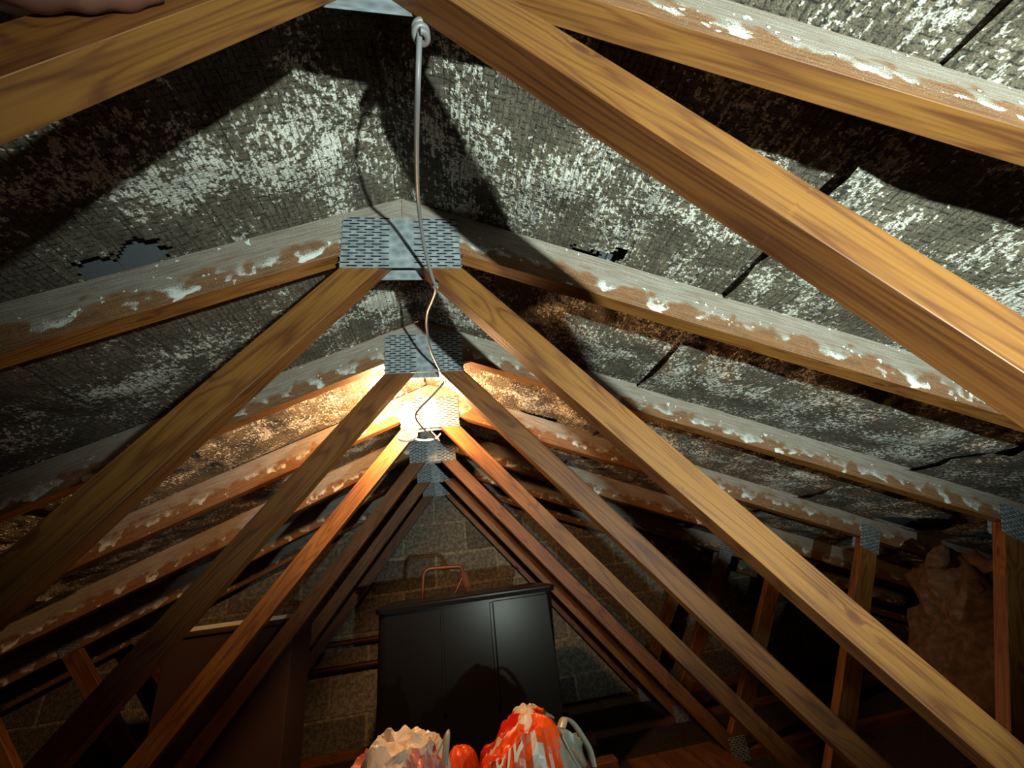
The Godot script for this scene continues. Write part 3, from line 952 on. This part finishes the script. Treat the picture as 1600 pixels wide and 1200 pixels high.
func stored_things():
	var w := part("insulation_roll", lump_mesh_of(Vector3(0.36, 0.43, 0.25), 3, 0.35, 1.6, -0.40), self, M.mineral_wool, Vector3(2.40, -1.45, -1.71))
	tag(w, "loose brown mineral wool roll standing between two outer webs on the right", "insulation")
	var w2 := part("insulation_mound", lump_mesh_of(Vector3(0.30, 0.24, 0.22), 8, 0.4, 1.8, -0.10), self, M.mineral_wool, Vector3(2.12, -1.75, -1.18))
	tag(w2, "low mound of brown mineral wool at the foot of the nearer outer web", "insulation")
	var w3 := part("insulation_mound", lump_mesh_of(Vector3(0.22, 0.26, 0.20), 12, 0.4, 1.8, -0.15), self, M.mineral_wool, Vector3(-1.80, -1.70, -2.32))
	tag(w3, "greyish mineral wool mound on the left behind the webs", "insulation")
	# quilt between the joists, bay by bay
	for k in TRUSS_Z.size() - 1:
		var z0: float = TRUSS_Z[k] - THICK - 0.012
		var z1: float = TRUSS_Z[k + 1] + 0.012
		var q := part("insulation_quilt", box(Vector3(-4.6, -1.960, z1), Vector3(4.6, -1.885 + 0.012 * sin(k * 2.1), z0), 0.02, M.quilt), self)
		tag(q, "brown quilt on the floor between the joists, bay %s the camera" % ["nearest", "second nearest", "third from", "fourth from", "fifth from", "farthest from"][k] if k != 0 and k != 1 else "brown quilt on the floor between the joists, %s" % ["under the nearest bay", "just beyond the nearest bay"][k], "insulation", "quilts between the joists")
	var bd := thing("loft_board", "rough pine boards laid on the joists right of the water tank", "board")
	for i in 3:
		part("plank", box(Vector3(0.98 + i * 0.17, TIE_TOP, -2.75), Vector3(1.14 + i * 0.17, TIE_TOP + 0.018, -1.2), 0.002, M.pine_dark, Vector2.DOWN), bd)
	var ch := thing("wooden_chest", "dark brown wooden chest behind the left webs under two pale strips", "chest", Vector3(-1.12, -1.85, -2.90))
	part("body", box(Vector3(-0.33, 0.002, -0.20), Vector3(0.31, 0.90, 0.14), 0.006, M.brown_board), ch)
	part("lid", box(Vector3(-0.345, 0.902, -0.215), Vector3(0.325, 0.925, 0.155), 0.005, M.brown_board), ch)
	for i in 2:
		var s := part("trunking_strip", box(Vector3(-0.36, 0, -0.014), Vector3(0.33, 0.022, 0.014), 0.003, M.trunking), self, null, Vector3(-1.13 + i * 0.02, -0.925 + 0.002 + 0.0 * i, -2.80 - i * 0.045))
		s.rotation.y = 0.03 * i
		tag(s, ["nearer of two pale trunking strips lying on the brown chest", "farther of two pale trunking strips lying on the brown chest"][i], "trunking", "pale strips on the chest")
	# two added pipes stand in for shadow bands on the gable, left of the tank
	for i in 2:
		var p := part("shadow_band_pipe", tube([Vector3(-1.55, -1.20 - i * 0.17, WALL_Z + 0.04), Vector3(-0.3, -1.20 - i * 0.17, WALL_Z + 0.04)], 0.022, 10, false), self, M.copper)
		tag(p, ["upper brown pipe added for a shadow band on the gable wall", "lower brown pipe added for a shadow band on the gable wall"][i], "pipe", "shadow band pipes on the gable wall")

# ---------------------------------------------------------------- carrier bags
# Bag skin: u round it (0 = right, 0.25 = towards the camera), t from the foot up over the crumpled top (1)
func bag_point(b: Dictionary, u: float, t: float) -> Vector3:
	var n: FastNoiseLite = b.n
	var a := u * TAU
	var c := cos(a)
	var s := sin(a)
	var d := Vector3(signf(c) * pow(absf(c), 0.72), 0, signf(s) * pow(absf(s), 0.72))
	var top: float = b.rim.sample(fposmod(u, 1.0))
	var h: float = b.h * t
	var r := 0.90 + 0.10 * sin(t * PI)
	if t > 0.82:
		var aa := (t - 0.82) / 0.18 * PI * 0.5
		h = lerpf(b.h * 0.82, lerpf(b.h, top, pow(maxf(cos(aa), 0.0), 0.35)), sin(aa))
		r *= pow(maxf(cos(aa), 0.0), 0.75)
	var q := Vector3(d.x * r, t * 1.6, d.z * r)
	var f := n.get_noise_3dv(q * 0.55) * 0.6 + 0.22 - absf(n.get_noise_3dv(q * 0.9 + Vector3(4, 1, 7))) * 0.9 + 0.10 - 0.4 * absf(n.get_noise_3dv(q * 2.0 + Vector3(1, 5, 2)))
	var g := 0.5 - absf(n.get_noise_3dv(Vector3(q.x, q.y * 0.3, q.z) * 1.0 + Vector3(9, 3, 2))) * 1.7 - absf(n.get_noise_3dv(q * 2.3)) * 0.35
	r *= 1.0 + f * b.amp
	h += g * b.crest * smoothstep(0.55, 0.95, t)
	return b.at + Vector3(d.x * b.rx * r, h, d.z * b.rz * r)

func bag_mesh(b: Dictionary, paint: Callable) -> ArrayMesh:
	var st := new_st()
	var nu := 132
	var nt := 64
	var P := []
	for i in nu + 1:
		var col := []
		for j in nt + 1:
			var t := float(j) / nt
			t = t * 1.25 if t < 0.4 else 0.5 + (t - 0.4) / 0.6 * 0.5
			col.append([bag_point(b, float(i % nu) / nu, t), t])
		P.append(col)
	for i in nu:
		for j in nt:
			var p := [P[i][j][0], P[i + 1][j][0], P[i + 1][j + 1][0], P[i][j + 1][0]]
			var col: Color = paint.call((i + 0.5) / nu, P[i][j][1], p[0])
			for tt in ([[0, 1, 2], [0, 2, 3]] if (i + j) % 2 == 0 else [[0, 1, 3], [1, 2, 3]]):
				var n: Vector3 = (p[tt[1]] - p[tt[0]]).cross(p[tt[2]] - p[tt[0]])
				if n.length() < 1e-10: continue
				n = n.normalized()
				var m: Vector3 = (p[tt[0]] + p[tt[1]] + p[tt[2]]) / 3.0 - b.at - Vector3(0, b.h * 0.72, 0)
				if P[i][j][1] < 0.82: m.y = 0.0
				if n.dot(m) < 0: n = -n
				tri(st, p[tt[0]], p[tt[1]], p[tt[2]], n, Vector2.ZERO, Vector2.ZERO, Vector2.ZERO, col.srgb_to_linear())
	return st.commit()

func curve(pts: Array) -> Curve:
	var c := Curve.new()
	for p in pts: c.add_point(p, 0, 0, Curve.TANGENT_LINEAR, Curve.TANGENT_LINEAR)
	return c

func stroke(st: SurfaceTool, b: Dictionary, pts: Array, w: float):
	# a printed stroke that lies on the bag's skin
	for i in pts.size() - 1:
		var p: Vector2 = pts[i]
		var q: Vector2 = pts[i + 1]
		var d := (q - p)
		var steps := 6
		var side := Vector2(-d.y, d.x * 2.2).normalized() * Vector2(w, w * 1.6)
		for k in steps:
			var a := p + d * (float(k) / steps)
			var c := p + d * (float(k + 1) / steps)
			var out := Vector3(cos(a.x * TAU) * 0.5, 0.5, sin(a.x * TAU)).normalized() * 0.009
			quad(st, bag_point(b, a.x + side.x, a.y + side.y) + out, bag_point(b, c.x + side.x, c.y + side.y) + out, bag_point(b, c.x - side.x, c.y - side.y) + out, bag_point(b, a.x - side.x, a.y - side.y) + out, out.normalized())

func bags():
	var skin := mat("bag_skin", Color.WHITE, 0.36)
	skin.vertex_color_use_as_albedo = true
	skin.backlight = Color(0.25, 0.22, 0.2)
	var ink := mat("bag_print", Color(0.93, 0.90, 0.84), 0.45)
	var clear_ := mat("bag_handle", Color(0.66, 0.64, 0.60), 0.3)
	var white := Color(0.86, 0.80, 0.74)
	var pink := Color(0.85, 0.52, 0.48)
	var orange := Color(0.93, 0.33, 0.10)
	var red := Color(0.83, 0.16, 0.08)
	var greyc := Color(0.58, 0.58, 0.54)
	var pn := noise(FastNoiseLite.TYPE_SIMPLEX, 9.0, 5, 2)
	var L := {at = Vector3(-0.108, -1.829, -1.60), rx = 0.162, rz = 0.13, amp = 0.30, h = 0.58, crest = 0.045, n = noise(FastNoiseLite.TYPE_SIMPLEX, 1.0, 31, 2), rim = curve([Vector2(0, 0.575), Vector2(0.10, 0.60), Vector2(0.16, 0.60), Vector2(0.25, 0.585), Vector2(0.33, 0.605), Vector2(0.40, 0.57), Vector2(0.46, 0.545), Vector2(0.55, 0.54), Vector2(0.70, 0.59), Vector2(0.85, 0.585), Vector2(1, 0.575)])}
	var bl := thing("carrier_bag", "crumpled white and pink plastic carrier bag, left of the two by the tank", "plastic bag", L.at, "carrier bags in front of the tank")
	var o := part("bag_skin", bag_mesh(L, func(_u, _t, p):
		var v := pn.get_noise_3dv(p) * 0.03
		if p.y < -1.305 + v * 1.4 + (p.x + 0.1) * 0.16 and p.z > -1.60: return pink
		if p.x < -0.195 + v * 2.0 and p.y < -1.235 + v: return pink
		return white), bl, skin)
	o.position = -L.at
	o = part("handle", tube([Vector3(0.038, -1.30, -1.49), Vector3(0.045, -1.265, -1.50), Vector3(0.048, -1.238, -1.515), Vector3(0.040, -1.25, -1.53), Vector3(0.015, -1.285, -1.52)], 0.012, 8, true, 5, 0.25), bl, clear_)
	o.position = -L.at
	var R := {at = Vector3(0.308, -1.829, -1.61), rx = 0.180, rz = 0.14, amp = 0.30, h = 0.575, crest = 0.045, n = noise(FastNoiseLite.TYPE_SIMPLEX, 1.0, 47, 2), rim = curve([Vector2(0, 0.47), Vector2(0.06, 0.50), Vector2(0.13, 0.555), Vector2(0.19, 0.59), Vector2(0.25, 0.59), Vector2(0.31, 0.56), Vector2(0.38, 0.52), Vector2(0.46, 0.50), Vector2(0.55, 0.50), Vector2(0.66, 0.56), Vector2(0.75, 0.59), Vector2(0.85, 0.56), Vector2(0.93, 0.49), Vector2(1, 0.47)])}
	var br := thing("carrier_bag", "crumpled white, orange and clear plastic carrier bag with white lettering", "plastic bag", R.at, "carrier bags in front of the tank")
	o = part("bag_skin", bag_mesh(R, func(_u, _t, p):
		var v := pn.get_noise_3dv(p) * 0.05
		if p.x > 0.375 + v: return greyc
		if p.x > 0.325 + v and p.x < 0.378 + v: return orange
		if p.y < -1.262 + v * 0.3 and p.z > -1.60 and p.x < 0.30 + v * 0.5: return orange
		if p.z < -1.63 and p.x < 0.29 and p.y < -1.262 + v: return red
		return white), br, skin)
	o.position = -R.at
	# the letters printed on it
	var st := new_st()
	var lett := [[[0.0, 0.0], [0.25, 0.9], [0.55, 0.1], [0.75, 1.0]], [[1.05, 1.0], [1.0, 0.35], [1.2, 0.0], [1.45, 0.2], [1.55, 1.0]], [[1.95, 0.0], [1.98, 1.0]], [[2.35, 1.0], [2.5, 0.1], [2.95, 1.0]]]
	for l in lett:
		var pts := []
		for p in l: pts.append(Vector2(0.396 - p[0] * 0.040, 0.862 + p[1] * 0.036))
		stroke(st, R, pts, 0.0036)
	o = part("printed_letters", st.commit(), br, ink)
	o.position = -R.at
	o = part("handle", tube([Vector3(0.385, -1.27, -1.49), Vector3(0.405, -1.255, -1.51), Vector3(0.432, -1.275, -1.53), Vector3(0.455, -1.31, -1.54), Vector3(0.475, -1.35, -1.545), Vector3(0.478, -1.39, -1.54)], 0.016, 8, true, 5, 0.22), br, clear_)
	o.position = -R.at
	o = part("handle", tube([Vector3(0.385, -1.285, -1.475), Vector3(0.40, -1.32, -1.47), Vector3(0.425, -1.365, -1.475), Vector3(0.455, -1.38, -1.49), Vector3(0.478, -1.395, -1.52)], 0.007, 8, true, 5, 0.5), br, clear_)
	o.position = -R.at
	# plain orange bag squeezed between the two
	var F := {at = Vector3(0.0905, -1.829, -1.83), rx = 0.062, rz = 0.06, amp = 0.10, h = 0.455, crest = 0.008, n = noise(FastNoiseLite.TYPE_SIMPLEX, 1.0, 77, 2), rim = curve([Vector2(0, 0.465), Vector2(0.25, 0.475), Vector2(0.5, 0.48), Vector2(1, 0.465)])}
	var bf := thing("carrier_bag", "small plain orange plastic bag squeezed between the two larger bags", "plastic bag", F.at, "carrier bags in front of the tank")
	o = part("bag_skin", bag_mesh(F, func(_u, _t, _p): return orange), bf, skin)
	o.position = -F.at
	var sb := thing("bag_shelf", "board on the joists under the carrier bags", "board")
	part("plank", box(Vector3(-0.40, TIE_TOP, -1.92), Vector3(0.72, TIE_TOP + 0.018, -1.40), 0.002, M.pine_dark), sb)

# ---------------------------------------------------------------- the hand on the nearest truss
func hand():
	# the nearest truss's left web: points on its upper edge, its direction and its outward normal
	var wd := Vector3(-cos(WEB_L), -sin(WEB_L), 0)
	var wn := Vector3(-sin(WEB_L), cos(WEB_L), 0)
	var zf: float = TRUSS_Z[0]
	var zb := zf - THICK
	var e := Vector3(-WEB_X + TRUSS_DX[0], WEB_Y + TRUSS_DY[0], 0) + wn * WEB_D      # on the upper edge
	var at := func(along: float, up: float, z: float) -> Vector3: return e + wd * along + wn * up + Vector3(0, 0, z)
	var bones := []      # [a, b, ra, rb]
	var s0 := 0.235
	# palm across the edge, wrist towards the camera and down the web
	var wrist: Vector3 = at.call(s0 + 0.115, 0.035, zf + 0.055)
	var kn := []
	for i in 4:
		kn.append(at.call(s0 - 0.045 + i * 0.021, 0.030 - 0.002 * i, (zf + zb) * 0.5 - 0.002 * absf(i - 1.2)))
		bones.append([wrist, kn[i], 0.021, 0.0125])
	bones.append([at.call(s0 + 0.02, 0.026, zf + 0.004), at.call(s0 + 0.085, 0.022, zf + 0.03), 0.018, 0.022])
	# four fingers bent over the edge, down the far face
	for i in 4:
		var l: float = [0.92, 1.0, 0.94, 0.76][i]
		var a: Vector3 = kn[i]
		var b: Vector3 = at.call(s0 - 0.047 + i * 0.021, 0.016, zb - 0.016)
		var c: Vector3 = at.call(s0 - 0.048 + i * 0.021, 0.016 - 0.030 * l, zb - 0.0125)
		var d: Vector3 = at.call(s0 - 0.048 + i * 0.021, 0.016 - 0.052 * l, zb - 0.0100)
		bones.append([a, b, 0.0105, 0.0095])
		bones.append([b, c, 0.0095, 0.0085])
		bones.append([c, d, 0.0085, 0.0072])
	# thumb: from the heel of the hand along the near face
	var heel := Vector3(-0.268, -0.292, zf + 0.026)
	var t1 := Vector3(-0.232, -0.290, zf + 0.0165)
	var t2 := Vector3(-0.203, -0.275, zf + 0.0125)
	var t3 := Vector3(-0.181, -0.259, zf + 0.0105)
	bones.append([wrist, heel, 0.022, 0.024])
	bones.append([heel, Vector3(-0.245, -0.24, zf + 0.018), 0.023, 0.017])
	bones.append([heel, t1, 0.021, 0.0135])
	bones.append([t1, t2, 0.0125, 0.0112])
	bones.append([t2, t3, 0.0112, 0.0088])
	var elbow := Vector3(-0.15, -0.54, 0.10)
	var cuff := wrist.lerp(elbow, 0.22)
	bones.append([wrist, cuff, 0.026, 0.029])
	var st := new_st()
	st.set_smooth_group(0)
	surface_nets(st, bones, 0.0036, 0.010)
	st.generate_normals()
	var skin := mat("skin", Color(0.40, 0.255, 0.215), 0.55)
	skin.subsurf_scatter_enabled = true
	skin.subsurf_scatter_strength = 0.15
	var p := thing("person", "bare hand of a person gripping the nearest truss, top left corner", "person")
	part("hand", st.commit(), p, skin)
	# unseen sleeved arm back to the shoulder, thickened and lowered to shade left webs
	var ar := new_st()
	ar.set_smooth_group(0)
	surface_nets(ar, [[wrist.lerp(elbow, 0.16), elbow, 0.042, 0.064], [elbow, Vector3(0.0, -0.96, 0.36), 0.066, 0.09]], 0.012, 0.02)
	ar.generate_normals()
	part("shading_sleeve", ar.commit(), p, mat("sleeve_cloth", Color(0.12, 0.13, 0.16), 0.9))

func surface_nets(st: SurfaceTool, bones: Array, cell: float, blend: float):
	var lo := Vector3.ONE * 99.0
	var hi := -lo
	for b in bones:
		for k in 2:
			var r: float = b[2 + k] + cell * 3.0
			lo = lo.min(b[k] - Vector3.ONE * r)
			hi = hi.max(b[k] + Vector3.ONE * r)
	var d := Vector3i(((hi - lo) / cell).ceil()) + Vector3i.ONE
	var F := PackedFloat32Array()
	F.resize(d.x * d.y * d.z)
	F.fill(1.0)
	for b in bones:
		var a: Vector3 = b[0]
		var ab: Vector3 = b[1] - a
		var l2 := maxf(ab.length_squared(), 1e-9)
		var rm: float = maxf(b[2], b[3]) + blend + cell * 2.0
		var i0 := Vector3i(((a.min(b[1]) - Vector3.ONE * rm - lo) / cell).floor()).clamp(Vector3i.ZERO, d - Vector3i.ONE)
		var i1 := Vector3i(((a.max(b[1]) + Vector3.ONE * rm - lo) / cell).ceil()).clamp(Vector3i.ZERO, d - Vector3i.ONE)
		for x in range(i0.x, i1.x + 1):
			for y in range(i0.y, i1.y + 1):
				for z in range(i0.z, i1.z + 1):
					var p := lo + Vector3(x, y, z) * cell
					var t := clampf((p - a).dot(ab) / l2, 0.0, 1.0)
					var v := p.distance_to(a + ab * t) - lerpf(b[2], b[3], t)
					var i := (x * d.y + y) * d.z + z
					var o := F[i]
					var h := maxf(blend - absf(o - v), 0.0) / blend
					F[i] = minf(o, v) - h * h * blend * 0.25
	var vert := {}
	var cellpos := func(x: int, y: int, z: int):
		var key := (x * d.y + y) * d.z + z
		if vert.has(key): return vert[key]
		var sum := Vector3.ZERO
		var cnt := 0
		var cs := [Vector3i(0, 0, 0), Vector3i(1, 0, 0), Vector3i(0, 1, 0), Vector3i(1, 1, 0), Vector3i(0, 0, 1), Vector3i(1, 0, 1), Vector3i(0, 1, 1), Vector3i(1, 1, 1)]
		for e in [[0, 1], [2, 3], [4, 5], [6, 7], [0, 2], [1, 3], [4, 6], [5, 7], [0, 4], [1, 5], [2, 6], [3, 7]]:
			var p: Vector3i = cs[e[0]]
			var q: Vector3i = cs[e[1]]
			var fa := F[((x + p.x) * d.y + y + p.y) * d.z + z + p.z]
			var fb := F[((x + q.x) * d.y + y + q.y) * d.z + z + q.z]
			if (fa < 0) != (fb < 0):
				sum += Vector3(p).lerp(Vector3(q), fa / (fa - fb))
				cnt += 1
		var r := lo + (Vector3(x, y, z) + (sum / maxi(cnt, 1))) * cell
		vert[key] = r
		return r
	var st_add := func(q: Array, flip: bool):
		var order := [0, 1, 2, 0, 2, 3] if not flip else [0, 2, 1, 0, 3, 2]
		for k in order: st.add_vertex(q[k])
	for x in range(1, d.x - 1):
		for y in range(1, d.y - 1):
			for z in range(1, d.z - 1):
				var f := F[(x * d.y + y) * d.z + z]
				if absf(f) > cell * 2.0: continue
				var fx := F[((x + 1) * d.y + y) * d.z + z]
				var fy := F[(x * d.y + y + 1) * d.z + z]
				var fz := F[(x * d.y + y) * d.z + z + 1]
				if (f < 0) != (fx < 0): st_add.call([cellpos.call(x, y - 1, z - 1), cellpos.call(x, y, z - 1), cellpos.call(x, y, z), cellpos.call(x, y - 1, z)], f < 0)
				if (f < 0) != (fy < 0): st_add.call([cellpos.call(x - 1, y, z - 1), cellpos.call(x, y, z - 1), cellpos.call(x, y, z), cellpos.call(x - 1, y, z)], f >= 0)
				if (f < 0) != (fz < 0): st_add.call([cellpos.call(x - 1, y - 1, z), cellpos.call(x, y - 1, z), cellpos.call(x, y, z), cellpos.call(x - 1, y, z)], f < 0)
